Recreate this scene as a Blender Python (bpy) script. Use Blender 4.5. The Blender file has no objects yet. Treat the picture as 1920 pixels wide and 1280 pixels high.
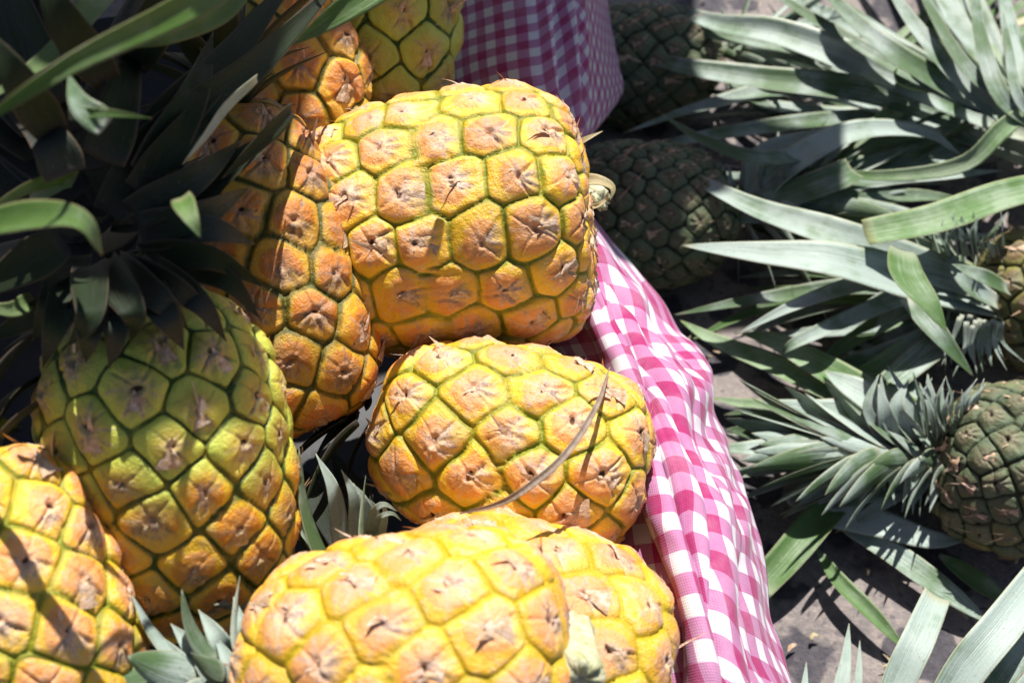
import bpy, math, random
import numpy as np
from mathutils import Vector, Matrix

# ------------------------------------------------------------------ camera, sky, sun, exposure
SC = bpy.context.scene
COL = SC.collection
TILT = math.radians(38.0)
DIST = 0.75
TARGET = np.array([0.0, 0.0, 0.30])
FWD = np.array([0.0, math.sin(TILT), -math.cos(TILT)])
UPV = np.array([0.0, math.cos(TILT), math.sin(TILT)])
RTV = np.array([1.0, 0.0, 0.0])
CAM = TARGET - FWD * DIST
LENS = 48.0
KPX = 1920 * LENS / 36.0            # photo pixels per metre at one metre

cd = bpy.data.cameras.new('camera'); cam = bpy.data.objects.new('camera', cd); COL.objects.link(cam)
cam.location = CAM; cam.rotation_euler = (TILT, 0, 0)
cd.lens = LENS; cd.sensor_width = 36; cd.clip_start = 0.02; cd.clip_end = 200
cd.dof.use_dof = True; cd.dof.focus_distance = 0.76; cd.dof.aperture_fstop = 9.0
SC.camera = cam

SUN_DIR = np.array([0.09, 0.47, 0.88]); SUN_DIR /= np.linalg.norm(SUN_DIR)   # towards the sun
w = bpy.data.worlds.new('World'); SC.world = w; w.use_nodes = True
nt = w.node_tree; nt.nodes.clear()
sky = nt.nodes.new('ShaderNodeTexSky'); sky.sky_type = 'NISHITA'; sky.sun_disc = False
sky.sun_elevation = math.asin(SUN_DIR[2]); sky.sun_rotation = math.atan2(SUN_DIR[0], SUN_DIR[1])
bg = nt.nodes.new('ShaderNodeBackground'); bg.inputs['Strength'].default_value = 0.05
wo = nt.nodes.new('ShaderNodeOutputWorld')
nt.links.new(sky.outputs[0], bg.inputs[0]); nt.links.new(bg.outputs[0], wo.inputs[0])
sd = bpy.data.lights.new('sun', 'SUN'); sd.energy = 5.0; sd.angle = math.radians(0.5); sd.color = (1.0, 0.965, 0.91)
sun = bpy.data.objects.new('sun', sd); COL.objects.link(sun)
sun.rotation_euler = Vector(SUN_DIR).to_track_quat('Z', 'Y').to_euler()
SC.view_settings.view_transform = 'Standard'; SC.view_settings.look = 'None'
SC.view_settings.gamma = 1; SC.view_settings.use_curve_mapping = False
SC.view_settings.exposure = 0.6
SC.render.engine = 'CYCLES'
SC.cycles.max_bounces = 6
SC.cycles.use_denoising = True

# ------------------------------------------------------------------ helpers
def ray(px, py):
    d = FWD + RTV * ((px - 960) / KPX) - UPV * ((py - 640) / KPX)
    return d
def at(px, py, z):
    """the point of height z seen at photo pixel px, py"""
    d = ray(px, py)
    return CAM + d * ((z - CAM[2]) / d[2])
def depth(p):
    return float(np.dot(np.asarray(p) - CAM, FWD))
def mpp(p):
    return depth(p) / KPX
def nrm(v):
    v = np.asarray(v, float); return v / (np.linalg.norm(v, axis=-1, keepdims=True) + 1e-12)
def sstep(a, b, x):
    t = np.clip((x - a) / (b - a), 0, 1); return t * t * (3 - 2 * t)
class PN:
    """cheap smooth 3-D noise, about -1..1"""
    def __init__(s, seed, freq, octv=3):
        r = np.random.RandomState(seed); s.k = []
        for o in range(octv):
            for j in range(7):
                d = nrm(r.normal(size=3)) * freq * (2.03 ** o) * r.uniform(.7, 1.3)
                s.k.append((d, r.uniform(0, 6.28), 0.42 * 0.55 ** o))
    def __call__(s, p):
        v = 0
        for d, ph, a in s.k: v = v + a * np.sin(p @ d + ph)
        return v

def link_mesh(name, V, F, mats, parent=None, attrs=None, smooth=True, midx=None, uv=None):
    """V in world space; F: list of quads (n,4) / tris arrays"""
    me = bpy.data.meshes.new(name)
    V = np.asarray(V, np.float64)
    if parent is not None:
        M = np.array(parent.matrix_world.inverted()); V = V @ M[:3, :3].T + M[:3, 3]
    Fs = [np.asarray(f, np.int32) for f in (F if isinstance(F, list) else [F]) if len(f)]
    nl = sum(f.size for f in Fs); nf = sum(len(f) for f in Fs)
    me.vertices.add(len(V)); me.vertices.foreach_set('co', V.astype(np.float32).ravel())
    me.loops.add(nl); me.loops.foreach_set('vertex_index', np.concatenate([f.ravel() for f in Fs]))
    me.polygons.add(nf)
    st = []; c = 0
    for f in Fs:
        k = f.shape[1]; st.append(np.arange(len(f), dtype=np.int32) * k + c); c += len(f) * k
    me.polygons.foreach_set('loop_start', np.concatenate(st))
    me.polygons.foreach_set('use_smooth', np.full(nf, smooth))
    for m in mats: me.materials.append(m)
    if midx is not None: me.polygons.foreach_set('material_index', np.asarray(midx, np.int32))
    me.update(calc_edges=True)
    for k, a in (attrs or {}).items():
        at_ = me.attributes.new(k, 'FLOAT_COLOR', 'POINT')
        at_.data.foreach_set('color', np.asarray(a, np.float32).ravel())
    if uv is not None:
        l = me.uv_layers.new(name='UVMap')
        idx = np.concatenate([f.ravel() for f in Fs])
        l.data.foreach_set('uv', np.asarray(uv, np.float32)[idx].ravel())
    me.validate()
    o = bpy.data.objects.new(name, me); COL.objects.link(o)
    if parent is not None: o.parent = parent
    return o
def tag(o, label=None, cat=None, group=None, kind=None):
    if label: o['label'] = label
    if cat: o['category'] = cat
    if group: o['group'] = group
    if kind: o['kind'] = kind
    return o
def empty(name, M):
    o = bpy.data.objects.new(name, None); COL.objects.link(o); o.empty_display_size = .02
    o.matrix_world = M
    bpy.context.view_layer.update()
    return o
def crom(P, n):
    """Catmull-Rom resampling of control points (k,3) to n points"""
    P = np.asarray(P, float)
    if len(P) == 2: return P[0] + (P[1] - P[0]) * np.linspace(0, 1, n)[:, None]
    Q = np.vstack([2 * P[0] - P[1], P, 2 * P[-1] - P[-2]])
    t = np.linspace(0, len(P) - 1 - 1e-9, n); i = t.astype(int); f = (t - i)[:, None]
    a, b, c, d = Q[i], Q[i + 1], Q[i + 2], Q[i + 3]
    return .5 * (2 * b + (c - a) * f + (2 * a - 5 * b + 4 * c - d) * f ** 2 + (3 * b - a - 3 * c + d) * f ** 3)

# ------------------------------------------------------------------ node helper
class NT:
    def __init__(s, name):
        s.m = bpy.data.materials.new(name); s.m.use_nodes = True
        s.t = s.m.node_tree; s.t.nodes.clear()
    def n(s, typ, **kw):
        nd = s.t.nodes.new(typ)
        for k, v in kw.items():
            if k.startswith('i_'):
                key = k[2:]; key = int(key) if key.isdigit() else key.replace('_', ' ')
                s.put(nd.inputs[key], v)
            else: setattr(nd, k, v)
        return nd
    def put(s, inp, v):
        if isinstance(v, bpy.types.NodeSocket): s.t.links.new(v, inp)
        else: inp.default_value = v
    def math(s, op, a, b=0.0, c=0.0, clamp=False):
        nd = s.t.nodes.new('ShaderNodeMath'); nd.operation = op; nd.use_clamp = clamp
        s.put(nd.inputs[0], a); s.put(nd.inputs[1], b)
        if op in ('MULTIPLY_ADD', 'SMOOTH_MIN'): s.put(nd.inputs[2], c)
        return nd.outputs[0]
    def mix(s, f, a, b, mode='MIX'):
        nd = s.t.nodes.new('ShaderNodeMix'); nd.data_type = 'RGBA'; nd.blend_type = mode
        s.put(nd.inputs[0], f); s.put(nd.inputs[6], a); s.put(nd.inputs[7], b)
        return nd.outputs[2]
    def ramp(s, f, a, b, lo=0.0, hi=1.0):
        nd = s.t.nodes.new('ShaderNodeMapRange'); nd.interpolation_type = 'SMOOTHSTEP'
        s.put(nd.inputs[0], f)
        nd.inputs[1].default_value = a; nd.inputs[2].default_value = b
        nd.inputs[3].default_value = lo; nd.inputs[4].default_value = hi
        return nd.outputs[0]
    def noise(s, vec, scale, detail=4, rough=.55, dim='3D'):
        nd = s.n('ShaderNodeTexNoise'); nd.noise_dimensions = dim
        if vec is not None: s.put(nd.inputs['Vector'], vec)
        nd.inputs['Scale'].default_value = scale; nd.inputs['Detail'].default_value = detail
        nd.inputs['Roughness'].default_value = rough
        return nd.outputs['Fac']
def C(r, g, b): return (r, g, b, 1)
def srgb(r, g, b, k=1.0):
    f = lambda v: (v / 255 / 12.92 if v / 255 < .04045 else ((v / 255 + .055) / 1.055) ** 2.4) * k
    return (f(r), f(g), f(b), 1)

def fruit_material(name, yellow, orange, green, groove, bract, dark, spots=0.5, rough=.33):
    N = NT(name)
    tc = N.n('ShaderNodeTexCoord').outputs['Object']
    A = N.n('ShaderNodeSeparateColor', i_0=N.n('ShaderNodeAttribute', attribute_name='mask').outputs['Color'])
    gv, br, pit = A.outputs[0], A.outputs[1], A.outputs[2]
    gr = N.n('ShaderNodeAttribute', attribute_name='mask').outputs['Alpha']
    E = N.n('ShaderNodeSeparateColor', i_0=N.n('ShaderNodeAttribute', attribute_name='eye').outputs['Color'])
    r1, r2, rr = E.outputs[0], E.outputs[1], E.outputs[2]
    sep = N.n('ShaderNodeAttribute', attribute_name='eye').outputs['Alpha']
    n1 = N.noise(tc, 55, 4, .6); n2 = N.noise(tc, 260, 5, .65); n3 = N.noise(tc, 900, 3, .6)
    # sepal pads: yellow to orange
    f = N.math('ADD', N.math('MULTIPLY', sep, 1.05), N.math('MULTIPLY', N.math('SUBTRACT', n1, .5), 1.3))
    f = N.math('ADD', f, N.math('MULTIPLY', N.math('SUBTRACT', r1, .5), .55))
    col = N.mix(N.ramp(f, .2, .8), yellow, orange)
    # yellow-green flush beside the seams
    col = N.mix(N.math('MULTIPLY', N.ramp(N.math('ADD', gv, N.math('MULTIPLY', n1, .4)), .15, .6), .75), col, N.mix(.55, yellow, groove))
    # pale, sun-bleached pinkish corky patches
    cork = N.ramp(N.math('ADD', n2, N.math('MULTIPLY', n1, .5)), .70, .95)
    col = N.mix(N.math('MULTIPLY', cork, .38), col, bract)
    # unripe green
    g = N.math('ADD', gr, N.math('MULTIPLY', N.math('SUBTRACT', n1, .5), .8))
    g = N.math('MULTIPLY', N.ramp(g, .25, .8), N.ramp(rr, .05, .6, .55, 1.0))
    col = N.mix(g, col, green)
    # dry bract
    st = N.ramp(N.math('ADD', n2, N.math('MULTIPLY', N.math('SUBTRACT', n3, .5), .6)), .35, .65)
    bc = N.mix(st, bract, N.mix(.5, bract, dark))
    col = N.mix(N.math('MULTIPLY', br, N.ramp(n2, .25, .6, .35, 1.0)), col, bc)
    # small dark specks
    sp = N.ramp(n3, .62, .74)
    col = N.mix(N.math('MULTIPLY', N.math('MULTIPLY', sp, N.ramp(n1, .45, .65)), spots), col, dark)
    # groove
    n4 = N.noise(tc, 85, 4, .6)
    gcol = N.mix(N.ramp(n4, .42, .66, 0, .7), groove, N.mix(.35, groove, yellow))
    gm = N.ramp(N.math('ADD', gv, N.math('MULTIPLY', N.math('SUBTRACT', n2, .5), 1.0)), .3, .8)
    col = N.mix(N.math('MULTIPLY', gm, N.ramp(n1, .30, .52, .55, 1.0)), col, gcol)
    col = N.mix(N.ramp(N.math('ADD', pit, N.math('MULTIPLY', N.math('SUBTRACT', n2, .5), .7)), .4, .75), col, dark)
    hs = N.n('ShaderNodeHueSaturation', i_Color=col)
    N.put(hs.inputs['Value'], N.math('MULTIPLY_ADD', r2, .28, .86))
    hgt = N.math('ADD', N.math('MULTIPLY', n2, 1.0), N.math('MULTIPLY', n3, .45))
    bp = N.n('ShaderNodeBump', i_Height=hgt); bp.inputs['Strength'].default_value = .8; bp.inputs['Distance'].default_value = .0016
    p = N.n('ShaderNodeBsdfPrincipled', i_Base_Color=hs.outputs[0], i_Normal=bp.outputs[0])
    N.put(p.inputs['Roughness'], N.math('ADD', rough, N.math('MULTIPLY', N.math('MAXIMUM', br, cork), .35)))
    p.inputs['Specular IOR Level'].default_value = .5
    o = N.n('ShaderNodeOutputMaterial', i_Surface=p.outputs[0])
    return N.m

def leaf_material(name, pale, green, base, edge, trans=.22, powder=.5, rough=.42, spec=.5):
    """pale glaucous powder over green; attribute lf = (along, across, random, upper side)"""
    N = NT(name)
    at_ = N.n('ShaderNodeAttribute', attribute_name='lf')
    S = N.n('ShaderNodeSeparateColor', i_0=at_.outputs['Color'])
    s, c, r = S.outputs[0], S.outputs[1], S.outputs[2]; top = at_.outputs['Alpha']
    vec = N.n('ShaderNodeCombineXYZ', i_0=N.math('MULTIPLY', c, 26.0), i_1=N.math('MULTIPLY', s, 1.6), i_2=N.math('MULTIPLY', r, 40.0)).outputs[0]
    streak = N.noise(vec, 1.0, 4, .6)
    tc = N.n('ShaderNodeTexCoord').outputs['Object']
    n1 = N.noise(tc, 24, 5, .6); n2 = N.noise(tc, 420, 4, .6)
    f = N.math('ADD', N.math('MULTIPLY', N.math('SUBTRACT', n1, .5), 3.2), N.math('MULTIPLY', N.math('SUBTRACT', streak, .5), 1.5))
    f = N.math('ADD', N.math('ADD', f, N.math('MULTIPLY', N.math('SUBTRACT', r, .5), .9)), powder)
    f = N.ramp(f, .05, .95)
    col = N.mix(f, green, pale)
    col = N.mix(N.ramp(s, 0, .16, .85, 0), col, base)
    e = N.math('ABSOLUTE', N.math('SUBTRACT', c, .5))
    col = N.mix(N.ramp(e, .44, .495, 0, .75), col, edge)
    col = N.mix(N.ramp(s, .93, 1.0, 0, .8), col, edge)
    dm = N.ramp(N.math('ADD', n2, N.math('MULTIPLY', n1, .35)), .80, .92, 0, .6)
    col = N.mix(dm, col, C(.16, .11, .06))
    hs = N.n('ShaderNodeHueSaturation', i_Color=col)
    N.put(hs.inputs['Value'], N.math('ADD', N.math('MULTIPLY_ADD', r, .35, .62), N.math('MULTIPLY', streak, .4)))
    bp = N.n('ShaderNodeBump', i_Height=N.math('ADD', streak, N.math('MULTIPLY', n2, .3)))
    bp.inputs['Strength'].default_value = .6; bp.inputs['Distance'].default_value = .0014
    p = N.n('ShaderNodeBsdfPrincipled', i_Base_Color=hs.outputs[0], i_Normal=bp.outputs[0])
    p.inputs['Roughness'].default_value = rough; p.inputs['Specular IOR Level'].default_value = spec
    tr = N.n('ShaderNodeBsdfTranslucent', i_Color=N.mix(.5, hs.outputs[0], green))
    mx = N.n('ShaderNodeMixShader'); mx.inputs[0].default_value = trans
    N.t.links.new(p.outputs[0], mx.inputs[1]); N.t.links.new(tr.outputs[0], mx.inputs[2])
    N.n('ShaderNodeOutputMaterial', i_Surface=mx.outputs[0])
    return N.m

def rough_material(name, a, b, scale=40, rough=.8, bump=.5, dist=.002, c=None):
    N = NT(name); tc = N.n('ShaderNodeTexCoord').outputs['Object']
    n = N.noise(tc, scale, 6, .65); n2 = N.noise(tc, scale * 5, 4, .6)
    col = N.mix(N.ramp(N.math('ADD', N.math('MULTIPLY', n, .7), N.math('MULTIPLY', n2, .3)), .35, .65), a, b)
    bp = N.n('ShaderNodeBump', i_Height=N.math('ADD', n, N.math('MULTIPLY', n2, .5))); bp.inputs['Strength'].default_value = bump; bp.inputs['Distance'].default_value = dist
    p = N.n('ShaderNodeBsdfPrincipled', i_Base_Color=col, i_Normal=bp.outputs[0]); p.inputs['Roughness'].default_value = rough
    N.n('ShaderNodeOutputMaterial', i_Surface=p.outputs[0])
    return N.m

BRACT = C(.76, .55, .45); DARK = C(.10, .045, .022)
M_RIPE = fruit_material('ripe_skin', C(.88, .52, .03), C(.86, .35, .08), C(.36, .38, .05), C(.24, .26, .012), BRACT, DARK, .35)
M_GOLD = fruit_material('golden_skin', C(.86, .46, .03), C(.86, .36, .10), C(.50, .42, .04), C(.52, .38, .008), BRACT, DARK, .3)
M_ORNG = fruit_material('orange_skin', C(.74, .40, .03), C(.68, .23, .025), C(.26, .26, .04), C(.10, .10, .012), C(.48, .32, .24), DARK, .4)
M_GREEN = fruit_material('half_ripe_skin', C(.80, .50, .03), C(.74, .30, .02), C(.48, .54, .08), C(.035, .085, .008), C(.50, .38, .28), DARK, .5, .28)
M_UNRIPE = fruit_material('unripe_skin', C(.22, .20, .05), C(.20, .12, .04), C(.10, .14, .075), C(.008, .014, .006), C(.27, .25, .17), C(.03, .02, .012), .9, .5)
M_BTIP = rough_material('dry_bract', C(.80, .62, .50), C(.50, .28, .12), 260, .65, .8, .002)
M_STEM = rough_material('cut_stem', C(.60, .57, .42), C(.34, .36, .16), 160, .6, .6)
M_LEAF = leaf_material('glaucous_leaf', C(.37, .45, .40), C(.10, .18, .07), C(.56, .58, .46), C(.44, .44, .30), .16, .58)
M_LEAFG = leaf_material('rubbed_green_leaf', C(.34, .44, .28), C(.13, .25, .07), C(.50, .55, .38), C(.42, .44, .22), .28, .32)
M_LEAF_SHADED = leaf_material('shaded_crown_leaf', C(.040, .044, .040), C(.026, .040, .018), C(.05, .045, .04), C(.14, .10, .07), .04, .35, .5, .15)  # crown leaf in shade: the shade is put into this near-black colour
M_LEAFB = leaf_material('lit_crown_leaf', C(.26, .36, .16), C(.12, .24, .04), C(.40, .40, .22), C(.40, .30, .18), .35, .4, .38)  # lighter copy of the crown leaf for blades the sun reaches
M_LEAFY = leaf_material('yellow_dry_leaf', C(.78, .68, .44), C(.60, .50, .26), C(.60, .52, .30), C(.5, .40, .2), .2, .6)

# ------------------------------------------------------------------ pineapple body
GA = math.pi * (3 - math.sqrt(5))
def frame_for(c, th, ph):
    th, ph = math.radians(th), math.radians(ph)
    ax = nrm(math.cos(ph) * (math.cos(th) * RTV + math.sin(th) * UPV) - math.sin(ph) * FWD)
    x = nrm(np.cross(ax, [0.3, .2, .9])); y = np.cross(ax, x)
    M = Matrix(((x[0], y[0], ax[0], c[0]), (x[1], y[1], ax[1], c[1]), (x[2], y[2], ax[2], c[2]), (0, 0, 0, 1)))
    return M, x, y, ax

def fruit_body(root, a, R, pitch, seed, mat, green=lambda t: 0.0, tipk=1.0, paper=.7, nth=520, nph=300, spin=0.0, e1=.78, e2=.66, amp=1.0, bend=0.0, tips=.75, taper=.08, lattice=None, lattice_turn=0.0):
    rs = np.random.RandomState(seed)
    def surf(phi, th):
        sp, cp = np.sin(phi), np.cos(phi)
        z = a * np.sign(sp) * np.abs(sp) ** e1
        r = R * np.clip(cp, 0, 1) ** e2 * (1 - taper * z / a)
        lop = 1 + .018 * np.sin(2 * th + seed) + .012 * np.sin(3 * th + z / a * 2 + seed * 1.7)
        x = r * np.cos(th) * lop + bend * (z / a) ** 2 * R
        return np.stack([x, r * np.sin(th) * lop, z], -1)
    # eye centres: golden-angle spiral with equal area per eye
    ph = np.linspace(-math.pi / 2, math.pi / 2, 2001)
    P = surf(ph, np.zeros_like(ph)); rr_ = np.hypot(P[:, 0], P[:, 1]); ds = np.linalg.norm(np.diff(P, axis=0), axis=1)
    area = np.concatenate([[0], np.cumsum(2 * math.pi * .5 * (rr_[1:] + rr_[:-1]) * ds)])
    ne = int(area[-1] / (pitch ** 2 * .866))
    k = (np.arange(ne) + .5) / ne * area[-1]
    eph = np.interp(k, area, ph); eth = np.arange(ne) * GA + spin
    eph += rs.normal(size=ne) * .010; eth += rs.normal(size=ne) * .025
    if lattice:
        # rows of eyes along the fruit: (number of rows, shift per row as a fraction of the pitch)
        arc = np.concatenate([[0], np.cumsum(ds)]); rows_, sh = lattice
        eph, eth = [], []
        for i in range(rows_):
            off = (sh * i) % 1.0
            for j in range(int(arc[-1] / pitch) + 2):
                l_ = (j + off) * pitch + spin * pitch
                if not 0.03 * arc[-1] < l_ < .97 * arc[-1]: continue
                p_ = np.interp(l_, arc, ph); rl = np.interp(p_, ph, rr_)
                if rl * 2 * math.pi / rows_ < pitch * .42 and i % 2: continue
                if rl * 2 * math.pi / rows_ < pitch * .2 and i % 4: continue
                eph.append(p_); eth.append(i / rows_ * 2 * math.pi + lattice_turn)
        eph, eth = np.array(eph), np.array(eth); ne = len(eph)
        eph += rs.normal(size=ne) * .012; eth += rs.normal(size=ne) * .012
    EC = surf(eph, eth)
    h = 1e-3
    EV = nrm(surf(eph + h, eth) - surf(eph - h, eth)); EU = nrm(surf(eph, eth + h) - surf(eph, eth - h)); EN = nrm(np.cross(EU, EV))
    er = rs.rand(ne, 4)
    # grid
    pr = np.linspace(-math.pi / 2 + .012, math.pi / 2 - .012, nph); tr = np.arange(nth) / nth * 2 * math.pi
    PH, TH = np.meshgrid(pr, tr, indexing='ij'); PH, TH = PH.ravel(), TH.ravel()
    B = surf(PH, TH)
    Nn = nrm(np.cross(surf(PH, TH + h) - surf(PH, TH - h), surf(PH + h, TH) - surf(PH - h, TH)))
    n_lo = PN(seed + 11, 60, 2); n_hi = PN(seed + 5, 330, 3); n_md = PN(seed + 7, 150, 2)
    wob = np.stack([n_md(B), n_md(B[:, [1, 2, 0]]), n_md(B[:, [2, 0, 1]])], -1) * pitch * .030
    Q = B + wob
    i1 = np.empty(len(B), int); ed = np.empty(len(B))
    for s in range(0, len(B), 8000):
        q = Q[s:s + 8000]
        D = (q ** 2).sum(1)[:, None] - 2 * q @ EC.T + (EC ** 2).sum(1)[None]
        idx = np.argpartition(D, 3, axis=1)[:, :4]
        dd = np.take_along_axis(D, idx, 1); o = np.argsort(dd, 1); idx = np.take_along_axis(idx, o, 1); dd = np.take_along_axis(dd, o, 1)
        b = np.stack([(dd[:, j] - dd[:, 0]) / (2 * np.linalg.norm(EC[idx[:, j]] - EC[idx[:, 0]], axis=1)) for j in (1, 2, 3)], 1)
        # smooth minimum of the border distances rounds the corners
        kk = pitch * .03
        i1[s:s + 8000] = idx[:, 0]; ed[s:s + 8000] = -kk * np.log(np.exp(-b / kk).sum(1))
    e = np.clip(ed / pitch, 0, 1)
    d = Q - EC[i1]
    lu = (d * EU[i1]).sum(1) / pitch; lv = (d * EV[i1]).sum(1) / pitch
    # twist of the eye + jitter
    ja = (er[i1, 3] - .5) * .5
    lu, lv = lu * np.cos(ja) - lv * np.sin(ja), lu * np.sin(ja) + lv * np.cos(ja)
    lu = lu - (er[i1, 2] - .5) * .14; lv = lv - (er[i1, 0] - .5) * .14
    rr = np.hypot(lu, lv); ang = np.arctan2(lu, -lv)     # 0 = stem side
    j1, j2 = er[i1, 0], er[i1, 1]
    wa = .62 + .30 * j1 + n_lo(B) * .15
    bract = (1 - sstep(wa - .10, wa + .10, np.abs(ang))) * sstep(.02, .09, rr)
    c1 = np.exp(-((np.abs(ang) - wa) * rr / .022) ** 2)
    c2 = np.exp(-((np.abs(ang - (2.1 + .4 * j2))) * rr / .022) ** 2) + np.exp(-((np.abs(ang + (2.2 + .4 * j1))) * rr / .022) ** 2)
    fade = sstep(.03, .12, rr) * (1 - sstep(.34, .5, rr))
    mid = np.exp(-((rr - .26) / .12) ** 2)
    H = .0028 * (1 - np.exp(-e / .040)) * (.85 + .3 * j1)
    H += .0007 * sstep(.05, .35, e)
    H -= fade * (.0013 * c1 * (.3 + er[i1, 3]) + .0011 * c2 * (.2 + 1.0 * j1))
    H += .0008 * mid * (1 - bract) * (np.abs(ang) > wa)
    H -= .0008 * bract * sstep(.1, .3, rr)
    pit = np.exp(-((lu / (.055 + .05 * j2)) ** 2 + (lv / (.035 + .02 * j1)) ** 2))
    H -= .0026 * pit
    H += .0009 * np.exp(-((rr - .12) / .05) ** 2) * (.4 + .6 * j2)
    strk = .5 + .5 * np.sin(ang * 17 + j1 * 30 + n_md(B) * 1.2) * np.sin(ang * 7 + j2 * 9)
    wr = np.sin(ang * 9 + j1 * 20 + n_md(B) * 1.5) * .00022 * sstep(.08, .2, rr) * (1 - sstep(.36, .5, rr)) * bract
    H += wr * 2.2 + .0006 * (strk - .5) * np.exp(-(rr / .2) ** 2) + n_hi(B) * (.00018 + .00022 * sstep(.32, .05, rr) + .0002 * bract) + n_lo(B) * .0010 + n_md(B) * .00060 * sstep(0, .2, e)
    H *= amp * pitch / .030
    V = B + Nn * H[:, None]
    t = B[:, 2] / a
    gr = np.clip(green(t) + n_lo(B * .45) * .22 + (j2 - .5) * .3, 0, 1)
    ray_ = sum(np.exp(-((ang - a0 - (er[i1, k] - .5) * .7) * (rr + .03) / (.018 + .012 * j1)) ** 2) for a0, k in ((0., 0), (.75, 1), (-.8, 2), (1.7, 3), (-1.75, 0), (2.7, 1)))
    ray_ = np.clip(ray_, 0, 1) * sstep(.04, .10, rr) * (1 - sstep(.26 + .14 * j2, .48, rr)) * np.clip(.55 + .6 * n_md(B), 0, 1)
    groove = 1 - sstep(.008, np.clip(.068 + .025 * n_lo(B) + .02 * n_md(B), .050, .12), e)
    pitm = np.clip(pit * (.4 + 1.0 * er[i1, 2]) + .45 * fade * c1 * j1, 0, 1)
    brm = np.clip(bract * (.10 + 1.1 * (1 - sstep(.12, .48, rr))) * (.35 + .8 * strk) + (.35 + .6 * strk) * np.exp(-(rr / (.15 + .08 * j2)) ** 2) + .35 * fade * (c1 + c2) * strk + .85 * ray_, 0, 1)
    sep = np.clip((1 - bract) * (.75 + .25 * j2) * (1 - sstep(.30, .44 + .05 * j1, rr)) * sstep(.04, .16, e) + .05, 0, 1)
    mask = np.stack([groove, brm, pitm, gr], 1); eye = np.stack([j1, er[i1, 2], np.clip(rr, 0, 1), sep], 1)
    ii = np.arange(nph - 1)[:, None] * nth; jj = np.arange(nth)[None]
    a0 = ii + jj; b0 = ii + (jj + 1) % nth
    Fq = np.stack([a0, b0, b0 + nth, a0 + nth], -1).reshape(-1, 4)
    # poles
    nb = len(V)
    pol = np.array([surf(np.array(-math.pi / 2), np.array(0.)), surf(np.array(math.pi / 2), np.array(0.))])
    V = np.vstack([V, pol]); mask = np.vstack([mask, [[.5, .5, 0, 0]] * 2]); eye = np.vstack([eye, [[.5, .5, .5, 0]] * 2])
    j = np.arange(nth)
    T1 = np.stack([np.full(nth, nb), (j + 1) % nth, j], 1)
    o = (nph - 1) * nth
    T2 = np.stack([np.full(nth, nb + 1), o + j, o + (j + 1) % nth], 1)
    # dried papery bracts over the eyes and their tips standing off, part of the skin
    tv, tf = [], []
    base = len(V)
    for q in range(ne):
        if rs.rand() > paper: continue
        u, v, n = EU[q], EV[q], EN[q]
        aj = rs.normal() * .22; v_, u_ = v * math.cos(aj) + u * math.sin(aj), u * math.cos(aj) - v * math.sin(aj)
        W0 = rs.uniform(.10, .24); L0 = rs.uniform(.26, .40); tip = rs.uniform(-.02, .10); h0 = .0030 * amp * pitch / .03
        k0 = base + len(tv); m, kk_ = 7, 7
        jag = rs.normal(size=(m, kk_)); sk = rs.normal() * .05
        for s in range(m):
            f = s / (m - 1); y = -L0 + (L0 + tip) * f
            wd = W0 * (1 - f) ** .75 + .006
            for c in range(kk_):
                g = c / (kk_ - 1) * 2 - 1
                x = g * wd * (1 + .12 * jag[s, 0]) + sk * f + .012 * jag[s, c]
                hh = h0 * (1.02 + .10 * math.sin(g * 7 + q) + .10 * jag[s, c]) - .0011 * g * g - .0006 * (1 - f) ** 3 + (.0012 * f ** 3 + .0002) * pitch / .03
                tv.append(EC[q] + u_ * x * pitch + v_ * y * pitch + n * (hh - (x * x) * pitch * pitch / (2 * R) - (y * y) * pitch * pitch / (3.2 * a)))
        for s in range(m - 1):
            for c in range(kk_ - 1):
                x0 = k0 + s * kk_ + c; tf.append([x0, x0 + 1, x0 + kk_ + 1, x0 + kk_])
    for q in range(ne):
        if rs.rand() > tips: continue
        nb_ = 1 if rs.rand() < .6 else 2
        for _ in range(nb_):
            L = tipk * pitch * rs.uniform(.14, .30) * (1 if rs.rand() < .75 else 1.7); W = pitch * rs.uniform(.025, .07)
            u, v, n = EU[q], EV[q], EN[q]
            side = rs.normal() * .45
            dr = nrm(v + u * side); sd_ = np.cross(n, dr)
            p = EC[q] + n * (.0028 * pitch / .03) - v * pitch * rs.uniform(-.05, .12) + u * pitch * rs.normal() * .08
            lift = rs.uniform(.15, .9)
            curl = rs.uniform(-.4, .8)
            k0 = base + len(tv)
            m = 5
            for s in range(m):
                f = s / (m - 1)
                cpt = p + dr * L * f + n * L * (lift * f - curl * f * f * .6)
                wd = W * (1 - f) ** .8 + .00008
                tv += [cpt + sd_ * wd, cpt + n * .00035 * (1 - f) + 0 * sd_, cpt - sd_ * wd]
            for s in range(m - 1):
                for c in range(2):
                    x0 = k0 + s * 3 + c
                    tf.append([x0, x0 + 1, x0 + 4, x0 + 3])
    if tv:
        V = np.vstack([V, np.array(tv)])
        mask = np.vstack([mask, np.tile([[0, 1, 0, 0]], (len(tv), 1))]); eye = np.vstack([eye, np.tile([[.5, .5, .3, 0]], (len(tv), 1))])
    tf = np.array(tf, np.int32).reshape(-1, 4)
    Mw = np.array(root.matrix_world); V = V @ Mw[:3, :3].T + Mw[:3, 3]
    midx = np.concatenate([np.zeros(len(Fq)), np.ones(len(tf)), np.zeros(len(T1) + len(T2))])
    return link_mesh('body', V, [np.vstack([Fq, tf]), np.vstack([T1, T2])], [mat, M_BTIP], root, {'mask': mask, 'eye': eye}, midx=midx)

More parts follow.
